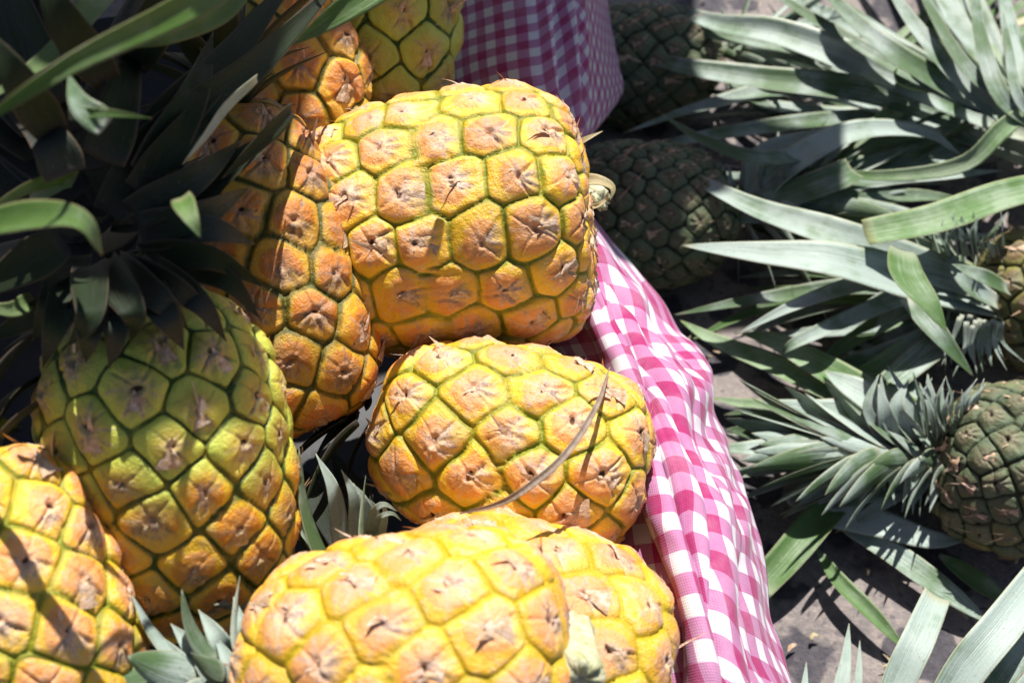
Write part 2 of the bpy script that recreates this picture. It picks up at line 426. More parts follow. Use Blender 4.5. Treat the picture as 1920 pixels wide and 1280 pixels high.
# ------------------------------------------------------------------ leaves
class Leaves:
    def __init__(s): s.V = []; s.F = []; s.A = []; s.n = 0; s.mi = []
    def add(s, P, w, N, roll=0.0, twist=0.0, ch=.22, th=.0011, n=22, m=9, rnd=None, prof='leaf', mi=0, ripple=0.0, zmin=None, cutbase=False):
        P = crom(P, n)
        T = nrm(np.gradient(P, axis=0)); N = np.asarray(N, float)
        if N.ndim == 1: N = np.tile(N, (n, 1))
        S = nrm(np.cross(T, N)); Nn = nrm(np.cross(S, T))
        f = np.linspace(0, 1, n)
        an = roll + twist * f
        ca, sa = np.cos(an)[:, None], np.sin(an)[:, None]
        S, Nn = S * ca + Nn * sa, Nn * ca - S * sa
        if prof == 'leaf': W = (.62 + .38 * np.clip(f / .3, 0, 1) ** .7) * (1 - f ** 2.0) ** .85
        elif prof == 'long': W = (1 - .25 * np.clip((.25 - f) / .25, 0, 1)) * np.clip((1 - f) / .72, 0, 1) ** .75
        elif prof == 'cut': W = (.85 + .15 * np.sin(f * 3.1)) * (1 - .0 * f)
        elif prof == 'spindle': W = np.clip(np.sin(np.clip(f, 0.02, .98) * math.pi), 0, 1) ** .6
        elif prof == 'short': W = (.8 + .2 * np.clip(f / .2, 0, 1)) * (1 - f ** 1.5) ** 1.0
        rs = random.Random(int(abs(P[0, 0] * 1e5 + P[-1, 1] * 7e4)) + s.n)
        if rnd is None: rnd = rs.random()
        W = np.maximum(W * w * .5, .00025)
        c = np.linspace(-1, 1, m)
        rip = ripple * w * np.sin(f * 9 + rnd * 6)[:, None] * c[None] 
        up = []; lo = []
        for k, sg in ((0, 1), (1, -1)):
            off = ch * (c[None] ** 2) * W[:, None] * 1.6 + rip
            tt = th * .5 * (1 - c[None] ** 4 * .9) * sg * np.minimum(1, W[:, None] / .003)
            G = P[:, None] + S[:, None] * (c[None, :, None] * W[:, None, None]) + Nn[:, None] * (off + tt)[..., None]
            (up if k == 0 else lo).append(G)
        G1, G2 = up[0], lo[0][:, ::-1]
        G = np.concatenate([G1, G2], 1)         # closed loop across
        if zmin is not None: G[..., 2] = np.maximum(G[..., 2], zmin)
        K = 2 * m
        cc = np.concatenate([c, c[::-1]]) * .5 + .5; tp = np.concatenate([np.ones(m), np.zeros(m)])
        A = np.stack([np.repeat(f[:, None], K, 1), np.tile(cc, (n, 1)), np.full((n, K), rnd), np.tile(tp, (n, 1))], -1)
        i = np.arange(n - 1)[:, None] * K; j = np.arange(K)[None]
        F = np.stack([i + j, i + (j + 1) % K, i + K + (j + 1) % K, i + K + j], -1).reshape(-1, 4) + s.n
        # end caps
        cap = []
        for r0 in (0, n - 1):
            o = s.n + r0 * K
            for q in range(m - 1):
                a, b, c_, d = o + q, o + q + 1, o + K - 2 - q, o + K - 1 - q
                cap.append([a, b, c_, d] if r0 else [d, c_, b, a])
        s.V.append(G.reshape(-1, 3)); s.A.append(A.reshape(-1, 4)); s.F.append(np.vstack([F, np.array(cap)])); s.n += n * K
        s.mi += [mi] * (len(F) + len(cap))
    def px(s, pts, wpx, N=None, face=None, **kw):
        """leaf through photo points (px, py, z): real points in space; width in photo pixels at the leaf's middle"""
        P = [at(*p) for p in pts]
        mm = mpp(P[len(P) // 2])
        if N is None:
            N = nrm(CAM - P[len(P) // 2]) if face is None else nrm(face)
        s.add(P, wpx * mm, N, **kw)
    def build(s, name, mats, parent=None):
        return link_mesh(name, np.vstack(s.V), np.vstack(s.F), mats if isinstance(mats, list) else [mats], parent, {'lf': np.vstack(s.A)}, midx=s.mi)

def crown(L, base, ax, n=46, lmin=.03, lmax=.17, w=.017, hgt=.05, seed=1, el0=-10, el1=78, curl=.25, rad=.012, zmin=None, mi=0, inner=1.0, keep=None, fit=None, zmax=None, wmin=.5, ch=.2, th=.0011, pw=1.0):
    rs = np.random.RandomState(seed); ax = nrm(ax)
    x = nrm(np.cross(ax, [.31, .17, .93])); y = np.cross(ax, x)
    for i in range(n):
        f = i / (n - 1)
        az = i * GA + rs.normal() * .12
        el = math.radians(el0 + (el1 - el0) * f ** .9 + rs.normal() * 4)
        ln = (lmin + (lmax - lmin) * math.sin(min(1, f * 1.25) * math.pi / 2) ** pw) * rs.uniform(.85, 1.12)
        if f > .85: ln *= 1 - (f - .85) * 2.2 * inner
        ww = w * (wmin + (1 - wmin) * min(1, f * 1.8)) * rs.uniform(.85, 1.15)
        rd = x * math.cos(az) + y * math.sin(az)
        if keep is not None and not keep(rd, f): continue
        p0 = base + ax * hgt * f + rd * rad * (1 - f * .7)
        d = rd * math.cos(el) + ax * math.sin(el)
        cu = curl * rs.uniform(.5, 1.4) * (1.25 - f)
        side = np.cross(ax, rd) * rs.normal() * .10
        P = []
        for s in (0, .33, .66, 1.0):
            P.append(p0 + d * ln * s + (rd * .7 - ax * .9 + side) * ln * cu * s * s)
        if zmax is not None: P = [np.array([q[0], q[1], min(q[2], zmax + .02 * math.tanh((q[2] - zmax) / .04))]) if q[2] > zmax else q for q in P]
        if zmin is not None:
            P = [np.array([q[0], q[1], max(q[2], zmin + .002)]) for q in P]
        if fit is not None and not fit(P): continue
        Nn = ax * math.cos(el) - rd * math.sin(el)
        L.add(P, ww, Nn, ch=ch, th=th, n=14, m=7, prof='short' if f < .35 else 'leaf', zmin=zmin, mi=mi, roll=rs.normal() * .08)

def stem(root, base, ax, r, ln, bend=None):
    """short cut stalk with a ragged end"""
    ax = nrm(ax); x = nrm(np.cross(ax, [.2, .5, .8])); y = np.cross(ax, x); n, m = 16, 40
    b = np.zeros(3) if bend is None else np.asarray(bend)
    rs = np.random.RandomState(3); V = []
    jag = rs.normal(size=m) * .06
    for i in range(n + 1):
        f = min(i, n - 1) / (n - 1)
        for j in range(m):
            t = j / m * 2 * math.pi
            rr = r * (1 + .25 * (1 - f) ** 2 + .07 * math.sin(t * 5 + 1) + .05 * math.sin(t * 11 + f * 5)) * (1 if i < n else .55)
            V.append(base + ax * ln * (f + jag[j] * f * (1 if i < n else .4)) + b * f * f + (x * math.cos(t) + y * math.sin(t)) * rr)
    V = np.array(V); F = []
    for i in range(n):
        for j in range(m):
            F.append([i * m + j, i * m + (j + 1) % m, (i + 1) * m + (j + 1) % m, (i + 1) * m + j])
    c = len(V); V = np.vstack([V, V[n * m:].mean(0) - ax * ln * .06])
    T = [[c, n * m + j, n * m + (j + 1) % m] for j in range(m)]
    return link_mesh('stem', V, [np.array(F), np.array(T)], [M_STEM], root)

def pineapple(px, py, z, th, ph, apx, rpx, pitch, seed, mat, label, green=lambda t: 0 * t, **kw):
    c = at(px, py, z); mm = mpp(c)
    M, x, y, ax = frame_for(c, th, ph)
    root = empty('pineapple', M)
    group = kw.pop('group', None)
    tag(root, label, 'pineapple', group)
    fruit_body(root, apx * mm, rpx * mm, pitch * mm, seed, mat, green, **kw)
    return root, c, ax, apx * mm, rpx * mm

# ------------------------------------------------------------------ the ground
def ground():
    N = NT('stone_ground')
    tc = N.n('ShaderNodeTexCoord').outputs['Object']
    wp = N.n('ShaderNodeVectorMath', operation='ADD'); N.put(wp.inputs[0], tc)
    nn = N.n('ShaderNodeTexNoise'); N.put(nn.inputs['Vector'], tc); nn.inputs['Scale'].default_value = 30; nn.inputs['Detail'].default_value = 3
    sc_ = N.n('ShaderNodeVectorMath', operation='SCALE'); N.put(sc_.inputs[0], nn.outputs['Color']); sc_.inputs['Scale'].default_value = .03
    N.put(wp.inputs[1], sc_.outputs[0])
    v = N.n('ShaderNodeTexVoronoi', feature='SMOOTH_F1'); N.put(v.inputs['Vector'], wp.outputs[0]); v.inputs['Scale'].default_value = 30
    v2 = N.n('ShaderNodeTexVoronoi', feature='F1'); N.put(v2.inputs['Vector'], wp.outputs[0]); v2.inputs['Scale'].default_value = 130
    n1 = N.noise(tc, 14, 5, .6); n2 = N.noise(tc, 160, 5, .65); n3 = N.noise(tc, 700, 3, .6)
    base = N.mix(N.ramp(n1, .35, .65), C(.29, .25, .235), C(.19, .168, .165))
    base = N.mix(N.ramp(n2, .42, .68, 0, .6), base, C(.40, .33, .29))
    stone = N.math('MULTIPLY', N.ramp(v.outputs['Distance'], .33, .41, 1, 0), N.ramp(N.n('ShaderNodeSeparateColor', i_0=v.outputs['Color']).outputs[0], .15, .3))
    col = N.mix(stone, base, N.mix(N.ramp(n2, .3, .7), C(.055, .05, .062), C(.10, .09, .10)))
    peb = N.math('MULTIPLY', N.ramp(v2.outputs['Distance'], .25, .38, 1, 0), N.ramp(N.n('ShaderNodeSeparateColor', i_0=v2.outputs['Color']).outputs[1], .62, .72))
    col = N.mix(N.math('MULTIPLY', peb, .7), col, C(.12, .10, .11))
    h = N.math('ADD', N.math('MULTIPLY', stone, -.35), N.math('ADD', N.math('MULTIPLY', n2, .8), N.math('MULTIPLY', n3, .4)))
    bp = N.n('ShaderNodeBump', i_Height=h); bp.inputs['Strength'].default_value = .8; bp.inputs['Distance'].default_value = .004
    p = N.n('ShaderNodeBsdfPrincipled', i_Base_Color=col, i_Normal=bp.outputs[0]); p.inputs['Roughness'].default_value = .85
    N.n('ShaderNodeOutputMaterial', i_Surface=p.outputs[0])
    s = 220; g = np.concatenate([[-40, -8, -3], np.linspace(-1.2, 1.2, s), [3, 8, 40]]); n = len(g)
    X, Y = np.meshgrid(g, g, indexing='ij'); P = np.stack([X.ravel(), Y.ravel(), 0 * X.ravel()], 1)
    P[:, 2] = (PN(4, 26, 3)(P)) * .0016 * (np.abs(P[:, :2]).max(1) < 2) - .002
    i = np.arange(n - 1)[:, None] * n; j = np.arange(n - 1)[None]
    F = np.stack([i + j, i + n + j, i + n + j + 1, i + j + 1], -1).reshape(-1, 4)
    tag(link_mesh('ground', P, F, [N.m]), kind='structure')
ground()

# ------------------------------------------------------------------ the basket (under the cloth)
def basket():
    cen = np.array([-.235, -.02]); hx, hy, rot = .255, .43, math.radians(-7)
    M_W = rough_material('dark_wicker', C(.07, .04, .02), C(.13, .08, .04), 90, .7, .9, .003)
    M_L = rough_material('black_liner', C(.018, .019, .022), C(.03, .032, .036), 20, .6, .3, .003)
    m = 160
    def ring(k, z, wv=0.0):
        V = []
        for j in range(m):
            t = j / m * 2 * math.pi
            x = math.copysign(abs(math.cos(t)) ** .55, math.cos(t)) * hx * k; y = math.copysign(abs(math.sin(t)) ** .55, math.sin(t)) * hy * k
            q = 1 + wv * math.sin(j * math.pi / 2)
            V.append([cen[0] + (x * math.cos(rot) - y * math.sin(rot)) * q, cen[1] + (x * math.sin(rot) + y * math.cos(rot)) * q, z])
        return V
    root = empty('basket', Matrix.Translation((cen[0], cen[1], 0)))
    tag(root, 'large dark basket under the checked cloth, full of pineapples', 'basket')
    V = []; rows = 30
    for i in range(rows): V += ring(.80 + .16 * i / (rows - 1), .001 + .20 * i / (rows - 1), .006 * (1 if i % 2 else -1))
    V += ring(.94, .201); V += ring(.78, .012); V += ring(.02, .012)
    R_ = len(V) // m; F = [[i * m + j, i * m + (j + 1) % m, (i + 1) * m + (j + 1) % m, (i + 1) * m + j] for i in range(R_ - 1) for j in range(m)]
    link_mesh('basket_wall', V, np.array(F), [M_W], root)
    V = []
    pn = PN(9, 20, 3)
    for k, z in ((.935, .215), (.92, .2), (.86, .15), (.74, .12), (.5, .11), (.2, .11), (.01, .11)): V += ring(k, z)
    V = np.array(V, float); V[:, 2] += pn(V) * .01 * (V[:, 2] < .18)
    R_ = len(V) // m; F = [[i * m + j, i * m + (j + 1) % m, (i + 1) * m + (j + 1) % m, (i + 1) * m + j] for i in range(R_ - 1) for j in range(m)]
    link_mesh('liner', V, np.array(F), [M_L], root)
basket()

# ------------------------------------------------------------------ unseen sheet added above the frame, its outline cut to shape the shade below
def shade_sheet():
    zc = 1.0
    E = [(-1.3, -.32), (-.6, -.31), (-.235, -.305), (-.20, -.343), (-.155, -.315), (-.150, -.285), (-.174, -.255), (-.162, -.22), (-.156, -.12), (-.165, -.02), (-.13, .05), (-.05, .06), (.03, .055), (.08, .13), (.118, .18), (.13, .24), (.26, .262), (.27, .36), (.17, .37), (.15, .44), (.18, .6), (.25, 1.2), (-1.3, 1.2)]
    k = SUN_DIR[:2] / SUN_DIR[2]
    P = [np.array([x + k[0] * zc, y + k[1] * zc, zc]) for x, y in E]; n = len(P)
    V = np.array(P + [p + [0, 0, .004] for p in P])
    me = bpy.data.meshes.new('shade_sheet')
    me.from_pydata([tuple(v) for v in V], [], [list(range(n))[::-1], list(range(n, 2 * n))] + [[i, (i + 1) % n, n + (i + 1) % n, n + i] for i in range(n)])
    me.materials.append(rough_material('shade_sheet_mat', C(.30, .28, .24), C(.22, .20, .17), 30, .9, .2))
    o = bpy.data.objects.new('shade_sheet', me); COL.objects.link(o)
    tag(o, 'beige sheet added overhead, unseen, to shade the far side of the basket', 'shade_sheet')
shade_sheet()

# ------------------------------------------------------------------ the checked cloth
def cloth():
    rows = [  # photo y station: five points across, (px, py, z)
        [(740,-330,.20),(870,-330,.25),(1000,-330,.255),(1085,-330,.20),(1130,-330,.10)],
        [(750,-150,.20),(880,-150,.25),(1005,-150,.26),(1090,-150,.205),(1135,-150,.11)],
        [(770,  0,.20),(890,  0,.245),(1010,  0,.255),(1095,  0,.20),(1140,  0,.11)],
        [(780,120,.19),(900,120,.235),(1020,120,.25),(1105,120,.20),(1160,115,.11)],
        [(800,235,.18),(920,240,.22),(1030,250,.235),(1100,252,.19),(1166,190,.12)],
        [(850,330,.17),(920,340,.21),(985,345,.225),(1020,345,.19),(1045,330,.12)],
        [(900,430,.18),(980,430,.22),(1060,425,.245),(1100,415,.235),(1125,415,.15)],
        [(930,560,.18),(1020,560,.22),(1110,560,.25),(1185,545,.225),(1245,575,.13)],
        [(980,700,.18),(1090,700,.22),(1190,700,.26),(1270,690,.235),(1322,700,.14)],
        [(1020,850,.18),(1140,850,.23),(1240,855,.27),(1330,850,.24),(1380,860,.14)],
        [(1060,1000,.18),(1170,1000,.23),(1280,1000,.275),(1370,1000,.24),(1420,1000,.14)],
        [(1090,1150,.18),(1210,1150,.23),(1320,1150,.275),(1398,1150,.24),(1447,1150,.14)],
        [(1110,1300,.18),(1230,1300,.23),(1350,1300,.27),(1430,1300,.24),(1487,1300,.14)],
        [(1120,1500,.18),(1240,1500,.23),(1370,1500,.26),(1460,1500,.23),(1520,1500,.13)],
        [(1120,1750,.18),(1240,1750,.22),(1380,1750,.25),(1480,1750,.22),(1540,1750,.12)]]
    G = np.array([[at(*p) for p in r] for r in rows])
    nu, nv = 520, 190
    A = np.stack([crom(G[:, j], nu) for j in range(5)], 1)      # nu,5,3
    Gd = np.stack([crom(A[i], nv) for i in range(nu)], 0)       # nu,nv,3
    du = np.gradient(Gd, axis=0); dv = np.gradient(Gd, axis=1); Nn = nrm(np.cross(dv, du))
    if Nn[..., 2].mean() < 0: Nn = -Nn
    U = np.cumsum(np.linalg.norm(np.gradient(Gd[:, nv // 2], axis=0), axis=1)); U -= U[0]
    vv = np.cumsum(np.linalg.norm(dv, axis=2), 1).mean(0); vv -= vv[0]
    UU, VV = np.meshgrid(U, np.linspace(0, 1, nv), indexing='ij')
    st = np.linspace(0, len(rows) - 1, nu)                      # station index
    ST = np.repeat(st[:, None], nv, 1)
    P2 = np.stack([UU, VV * .2, 0 * UU], -1)
    wan = PN(31, 22, 2)(P2) * .5; wan2 = PN(32, 45, 2)(P2)
    # pleats run along the rim
    lower = sstep(5.5, 7.5, ST)
    ph = VV * 2 * math.pi * 4.2 + wan * 2.6 + UU * 6.0
    rid = np.abs(np.sin(ph * .5)) ** .8 - .6
    amp = .011 * sstep(.12, .35, VV) * (.55 + .45 * np.sin(UU * 9 + VV * 4)) 
    up_amp = np.exp(-((VV - .63) / .10) ** 2) * .012
    H = lower * amp * rid + (1 - lower) * (up_amp * np.sin(VV * 62 + wan * 1.5) * .55 + .003 * wan)
    for v0, sl, fr, ph0, dp in ((.50, .10, 6, 0.3, .011), (.62, -.10, 9, 2.0, .009), (.74, .14, 7, 4.0, .010), (.88, -.05, 11, 1.0, .007)):
        vk = v0 + sl * (UU - UU.mean()) + .035 * np.sin(UU * fr * 2 + ph0) + .02 * wan
        xx = VV - vk
        H -= lower * dp * np.exp(-np.abs(xx) / .022) * (.55 + .45 * np.sin(UU * fr + ph0))
    # a few diagonal tension creases
    dg = np.sin((UU * 60 + VV * 11) + wan * 3)
    H += lower * .0022 * PN(41, 75, 3)(P2) * sstep(.3, .5, VV) * (.4 + .6 * np.abs(wan2))
    H += lower * .0022 * dg * sstep(.4, .8, VV) + .0012 * wan2
    Gd = Gd + Nn * H[..., None]
    # texture coordinates follow the cloth's own length
    dv2 = np.linalg.norm(np.gradient(Gd, axis=1), axis=2)
    vc = np.cumsum(dv2, 1); vc -= vc[:, nv // 3][:, None]
    ker = np.hanning(41); ker /= ker.sum()
    pad = np.vstack([np.repeat(vc[:1], 20, 0), vc, np.repeat(vc[-1:], 20, 0)])
    vc = np.apply_along_axis(lambda c: np.convolve(c, ker, 'valid'), 0, pad)
    sc = 1 / (.0180 + (.0228 - .0180) * sstep(4.6, 6.2, st))
    ul = np.cumsum(np.gradient(U) * sc)
    uc = ul[:, None] + (vc * .10 + .010 * np.sin(VV * 9 + UU * 6) * sstep(.4, .7, VV) + .006 * wan) * sc[:, None] + (1 - lower) * vc * .25 * sc[:, None]
    uc -= lower * .55 * np.maximum(vc - vc[:, int(nv * .56)][:, None], 0) * sc[:, None]
    flap = (1 - sstep(4.3, 5.3, ST)) * sstep(.66, .70, VV)
    uvx = vc * sc[:, None]
    f = .55
    uvx, uvy = uvx - flap * f * (uc - uc[nu // 3].mean()) * .9, uc + flap * f * (vc - vc[:, int(nv * .68)][:, None]) * sc[:, None]
    uv = np.stack([uvx, uvy], -1).reshape(-1, 2)
    V = Gd.reshape(-1, 3)
    i = np.arange(nu - 1)[:, None] * nv; j = np.arange(nv - 1)[None]
    F = np.stack([i + j, i + nv + j, i + nv + j + 1, i + j + 1], -1).reshape(-1, 4)
    N = NT('gingham_cloth')
    uvn = N.n('ShaderNodeUVMap', uv_map='UVMap').outputs[0]
    X = N.n('ShaderNodeSeparateXYZ', i_0=uvn)
    def stripe(s):
        fr = N.math('FRACT', s)
        tri = N.math('ABSOLUTE', N.math('SUBTRACT', fr, .5))
        return N.ramp(tri, .235, .265)
    a, b = stripe(X.outputs[0]), stripe(X.outputs[1])
    # weave: dyed warp and weft threads
    tw = N.math('MULTIPLY', N.math('ADD', N.math('SINE', N.math('MULTIPLY', X.outputs[0], 6.2832 * 16)), N.math('SINE', N.math('MULTIPLY', X.outputs[1], 6.2832 * 16))), .25)
    tc = N.n('ShaderNodeTexCoord').outputs['Object']
    n1 = N.noise(tc, 45, 4, .6); n2 = N.noise(tc, 500, 3, .6)
    d = N.math('MULTIPLY', N.math('ADD', a, b), .5)
    white = C(.84, .80, .84); mid = C(.57, .21, .42); deep = C(.45, .022, .16)
    col = N.mix(N.ramp(d, 0, .5), white, mid)
    col = N.mix(N.ramp(d, .5, 1.0), col, deep)
    col = N.mix(N.ramp(n1, .35, .75, 0, .22), col, C(.75, .62, .72))
    hs = N.n('ShaderNodeHueSaturation', i_Color=col); N.put(hs.inputs['Value'], N.math('ADD', .93, N.math('MULTIPLY', N.math('ADD', tw, N.math('SUBTRACT', n2, .5)), .18)))
    bp = N.n('ShaderNodeBump', i_Height=N.math('ADD', tw, n2)); bp.inputs['Strength'].default_value = .3; bp.inputs['Distance'].default_value = .0006
    p = N.n('ShaderNodeBsdfPrincipled', i_Base_Color=hs.outputs[0], i_Normal=bp.outputs[0]); p.inputs['Roughness'].default_value = .8
    p.inputs['Sheen Weight'].default_value = .15
    tr = N.n('ShaderNodeBsdfTranslucent', i_Color=hs.outputs[0]); mx = N.n('ShaderNodeMixShader'); mx.inputs[0].default_value = .18
    N.t.links.new(p.outputs[0], mx.inputs[1]); N.t.links.new(tr.outputs[0], mx.inputs[2])
    N.n('ShaderNodeOutputMaterial', i_Surface=mx.outputs[0])
    o = link_mesh('tablecloth', V, F, [N.m], uv=uv)
    sm = o.modifiers.new('thickness', 'SOLIDIFY'); sm.thickness = .0007
    tag(o, 'pink and white gingham cloth gathered in folds over the basket rim', 'cloth')
cloth()

# ------------------------------------------------------------------ pineapples in the basket
BG = 'ripe pineapples piled in the basket'
# centre top, brightly lit, base to the right
p1 = pineapple(828, 424, .305, 187, -4, 272, 232, 95, 21, M_RIPE, 'bright golden pineapple with square eyes, beside the top of the checked cloth', lambda t: .05 + .10 * (t > 5), e1=.60, e2=.44, spin=.35, lattice=(16, 5/16), lattice_turn=.5, group=BG)
root, c, ax, a, R = p1
stem(root, at(1090, 352, .30), nrm(at(1150, 360, .31) - at(1090, 352, .30)), .0065, .017, bend=(0, -.004, -.004))
L = Leaves()
L.px([(1062,292,.32),(1088,268,.335),(1130,246,.34)], 17, roll=.5, n=12)
L.px([(1078,340,.325),(1118,338,.335),(1148,352,.335),(1143,378,.33)], 27, roll=.3, n=16, prof='short')
L.px([(1096,388,.31),(1120,386,.32),(1138,372,.325),(1140,360,.33)], 12, roll=.3, n=16, prof='short')
L.build('dry_bract', M_LEAFY, root)
# shaded orange one in front of it
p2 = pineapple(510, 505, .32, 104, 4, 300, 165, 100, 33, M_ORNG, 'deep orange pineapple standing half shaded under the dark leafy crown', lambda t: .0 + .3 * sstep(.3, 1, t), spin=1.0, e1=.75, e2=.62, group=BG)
# pineapple with the dark crown
p7 = pineapple(318, 864, .335, 92, 24, 322, 228, 106, 45, M_GREEN, 'green and orange pineapple with a big dark crown at the left', lambda t: .05 + .95 * sstep(-.12, .5, t), spin=.9, e1=.8, e2=.62, group=BG)
# bottom left
p8 = pineapple(45, 1130, .35, 108, -5, 285, 178, 116, 57, M_RIPE, 'yellow pineapple cut off by the lower left corner', lambda t: .05 + .5 * sstep(.0, 1, t), spin=2.2, e1=.75, e2=.6, group=BG)
# middle right, below the bright one
p4 = pineapple(956, 838, .272, 166, -4, 248, 180, 106, 66, M_RIPE, 'yellow pineapple with wide green seams, under a dry stalk beside the cloth', lambda t: .12 + .35 * sstep(.3, 1, t), spin=2.6, e1=.70, e2=.58, group=BG)
# bottom, big
p5 = pineapple(763, 1250, .335, 184, -3, 300, 248, 122, 75, M_GOLD, 'large pale golden pineapple at the bottom edge with a cut stem end', lambda t: .0 * t, amp=.8, spin=.2, e1=.72, e2=.60, group=BG)
p6 = pineapple(965, 1232, .265, 163, -4, 276, 250, 120, 83, M_GOLD, 'yellow pineapple wedged behind the large golden one, against the cloth', lambda t: .18 + 0 * t, amp=.8, spin=1.7, e1=.74, e2=.62, group=BG)
root, c, ax, a, R = p5
stem(root, at(1062, 1192, .338), nrm(at(1098, 1300, .368) - at(1062, 1192, .338)), .0100, .040)
# top
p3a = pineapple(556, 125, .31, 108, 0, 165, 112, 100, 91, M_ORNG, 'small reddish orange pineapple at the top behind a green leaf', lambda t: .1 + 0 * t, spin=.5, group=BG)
p3b = pineapple(728, 36, .29, 80, 8, 175, 124, 100, 97, M_GREEN, 'greenish yellow pineapple at the top edge against the checked cloth', lambda t: .8 + 0 * t, spin=1.5, group=BG)

# ---- crowns of the basket fruit
# big crown of the left fruit, shade painted into its dark leaves
root, c, ax, a, R = p7
L = Leaves()
cb = c + ax * a * .93
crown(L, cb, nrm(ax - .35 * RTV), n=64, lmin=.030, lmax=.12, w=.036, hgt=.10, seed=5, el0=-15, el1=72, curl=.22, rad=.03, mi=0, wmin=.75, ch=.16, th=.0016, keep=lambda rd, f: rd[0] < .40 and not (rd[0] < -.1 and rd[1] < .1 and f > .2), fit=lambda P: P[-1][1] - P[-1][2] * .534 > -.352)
B1 = [((470,-60,.46),(330,20,.50),(120,130,.53),(-60,260,.52)),]
L.px([(520,-90,0.520),(330,20,0.560),(130,120,0.580),(-80,260,0.570)], 70, roll=.35, mi=1, prof='long', n=26)
L.px([(240,-60,0.490),(175,10,0.510),(110,90,0.520),(-40,200,0.520)], 60, mi=1, roll=-.3, n=22)
L.px([(480,-80,0.500),(420,10,0.510),(330,60,0.520),(250,90,0.510)], 60, mi=1, roll=.4, n=22)
L.px([(860,-120,0.490),(740,-50,0.500),(640,20,0.500),(548,85,0.490)], 78, mi=1, roll=.2, n=22, prof='leaf')
L.px([(250,330,.46),(330,220,.47),(440,100,.46),(560,-60,.44)], 95, mi=0, n=24, roll=.3)
L.px([(200,400,.45),(300,260,.47),(480,120,.46),(640,-40,.42)], 88, mi=0, n=24, roll=-.2)
L.px([(260,420,.44),(330,310,.46),(390,230,.465),(470,150,.45)], 62, mi=0, n=22, roll=.8)
L.px([(330,430,.43),(420,330,.44),(480,280,.44),(540,225,.42)], 66, mi=0, n=22, roll=.7)
L.px([(200,235,.535),(150,195,.54),(127,136,.535)], 62, mi=2, n=18, prof='short')
L.px([(130,215,.535),(200,212,.54),(285,222,.53)], 26, mi=1, n=18, prof='short')
L.px([(340,372,.50),(358,408,.505),(376,446,.50)], 50, mi=1, n=14, prof='short')
L.px([(480,146,.475),(425,195,.48),(382,255,.48),(342,308,.475)], 30, mi=2, n=18, roll=.9)
L.px([(545,205,.45),(490,260,.455),(415,335,.45)], 46, mi=0, n=18, roll=.7)
L.px([(-60,430,.51),(60,408,.53),(150,415,.535),(192,478,.52)], 72, mi=1, n=22, roll=.5)
L.px([(60,380,0.450),(130,330,0.470),(50,350,0.490),(-60,420,0.500)], 46, mi=1, n=20, roll=.7)
L.px([(220,520,0.380),(300,480,0.410),(350,440,0.420),(372,385,0.410)], 54, mi=1, n=18, roll=.1)
L.px([(60,560,0.420),(20,580,0.440),(-40,570,0.450)], 40, mi=1, n=14)
L.px([(160,520,.43),(60,590,.42),(-30,640,.41)], 62, mi=0, n=16, roll=.3)
L.px([(120,450,.46),(40,500,.45),(-60,560,.44)], 90, mi=0, n=16)
L.px([(100,250,.50),(40,160,.54),(-20,60,.56)], 90, mi=0, n=16)
L.px([(200,150,.50),(120,40,.54),(80,-70,.56)], 90, mi=0, n=16)
L.px([(250,120,.48),(300,20,.52),(320,-90,.54)], 90, mi=0, n=16)
L.px([(70,-80,0.490),(95,0,0.500),(108,66,0.490)], 26, mi=1, n=14)
L.px([(-60,780,0.370),(-10,790,0.380),(42,800,0.370)], 30, mi=1, n=12)
for (x0, y0, xm, ym, x1, y1, w_, z_) in [(250,400,370,330,455,262,80,.45),(260,430,380,400,470,350,84,.44),(260,440,390,430,478,458,80,.435),(270,480,390,480,500,540,76,.43),
        (230,500,330,540,405,600,80,.43),(220,500,300,560,352,612,80,.435),(200,500,250,580,246,640,84,.44),(170,500,170,590,126,650,84,.44),(140,480,100,570,60,640,86,.42),
        (260,360,350,240,430,150,86,.46),(270,330,360,180,400,60,90,.465),(190,300,230,170,260,70,100,.48),(120,330,80,250,-10,180,100,.49),(300,450,420,500,470,590,60,.42),
        (250,500,310,590,345,655,84,.43),(210,510,220,610,205,690,84,.43),(280,500,370,560,425,640,78,.425),(150,500,110,600,80,690,84,.42),(190,520,170,620,160,680,80,.43),(300,480,420,520,490,600,70,.42)]:
    L.px([(x0, y0, z_), (xm, ym, z_ + .012), (x1, y1, z_ - .012)], w_, mi=0, n=18, prof='short', roll=((x0 * 7 + y1) % 10 - 5) * .06)
L.build('crown', [M_LEAF_SHADED, M_LEAFB, M_LEAF], root)

def small_crown(p, seed, n=34, lmin=.03, lmax=.10, w=.016, mats=M_LEAF, el0=0, el1=75, curl=.3, off=.95, keep=None, hgt=.04, extra=None):
    root, c, ax, a, R = p
    L = Leaves()
    crown(L, c + ax * a * off, ax, n=n, lmin=lmin, lmax=lmax, w=w, hgt=hgt, seed=seed, el0=el0, el1=el1, curl=curl, rad=.012, wmin=.6, keep=keep)
    if extra: extra(L)
    L.build('crown', mats, root)
def ex5(L):
    for x0, y0, xm, ym, x1, y1, w_ in [(440,1400,350,1290,272,1262,62),(400,1340,345,1250,288,1184,64),(430,1310,370,1225,320,1168,66),(460,1290,415,1205,372,1142,66),(480,1270,455,1190,438,1118,58),
            (470,1420,380,1320,300,1300,60),(450,1360,400,1270,345,1215,60),(480,1350,440,1260,402,1190,60)]:
        L.px([(x0, y0, .30), (xm, ym, .335), (x1, y1, .335)], w_, rnd=.9, prof='short', ch=.3, roll=.15)
small_crown(p5, 3, n=26, lmin=.02, lmax=.038, w=.018, extra=ex5)
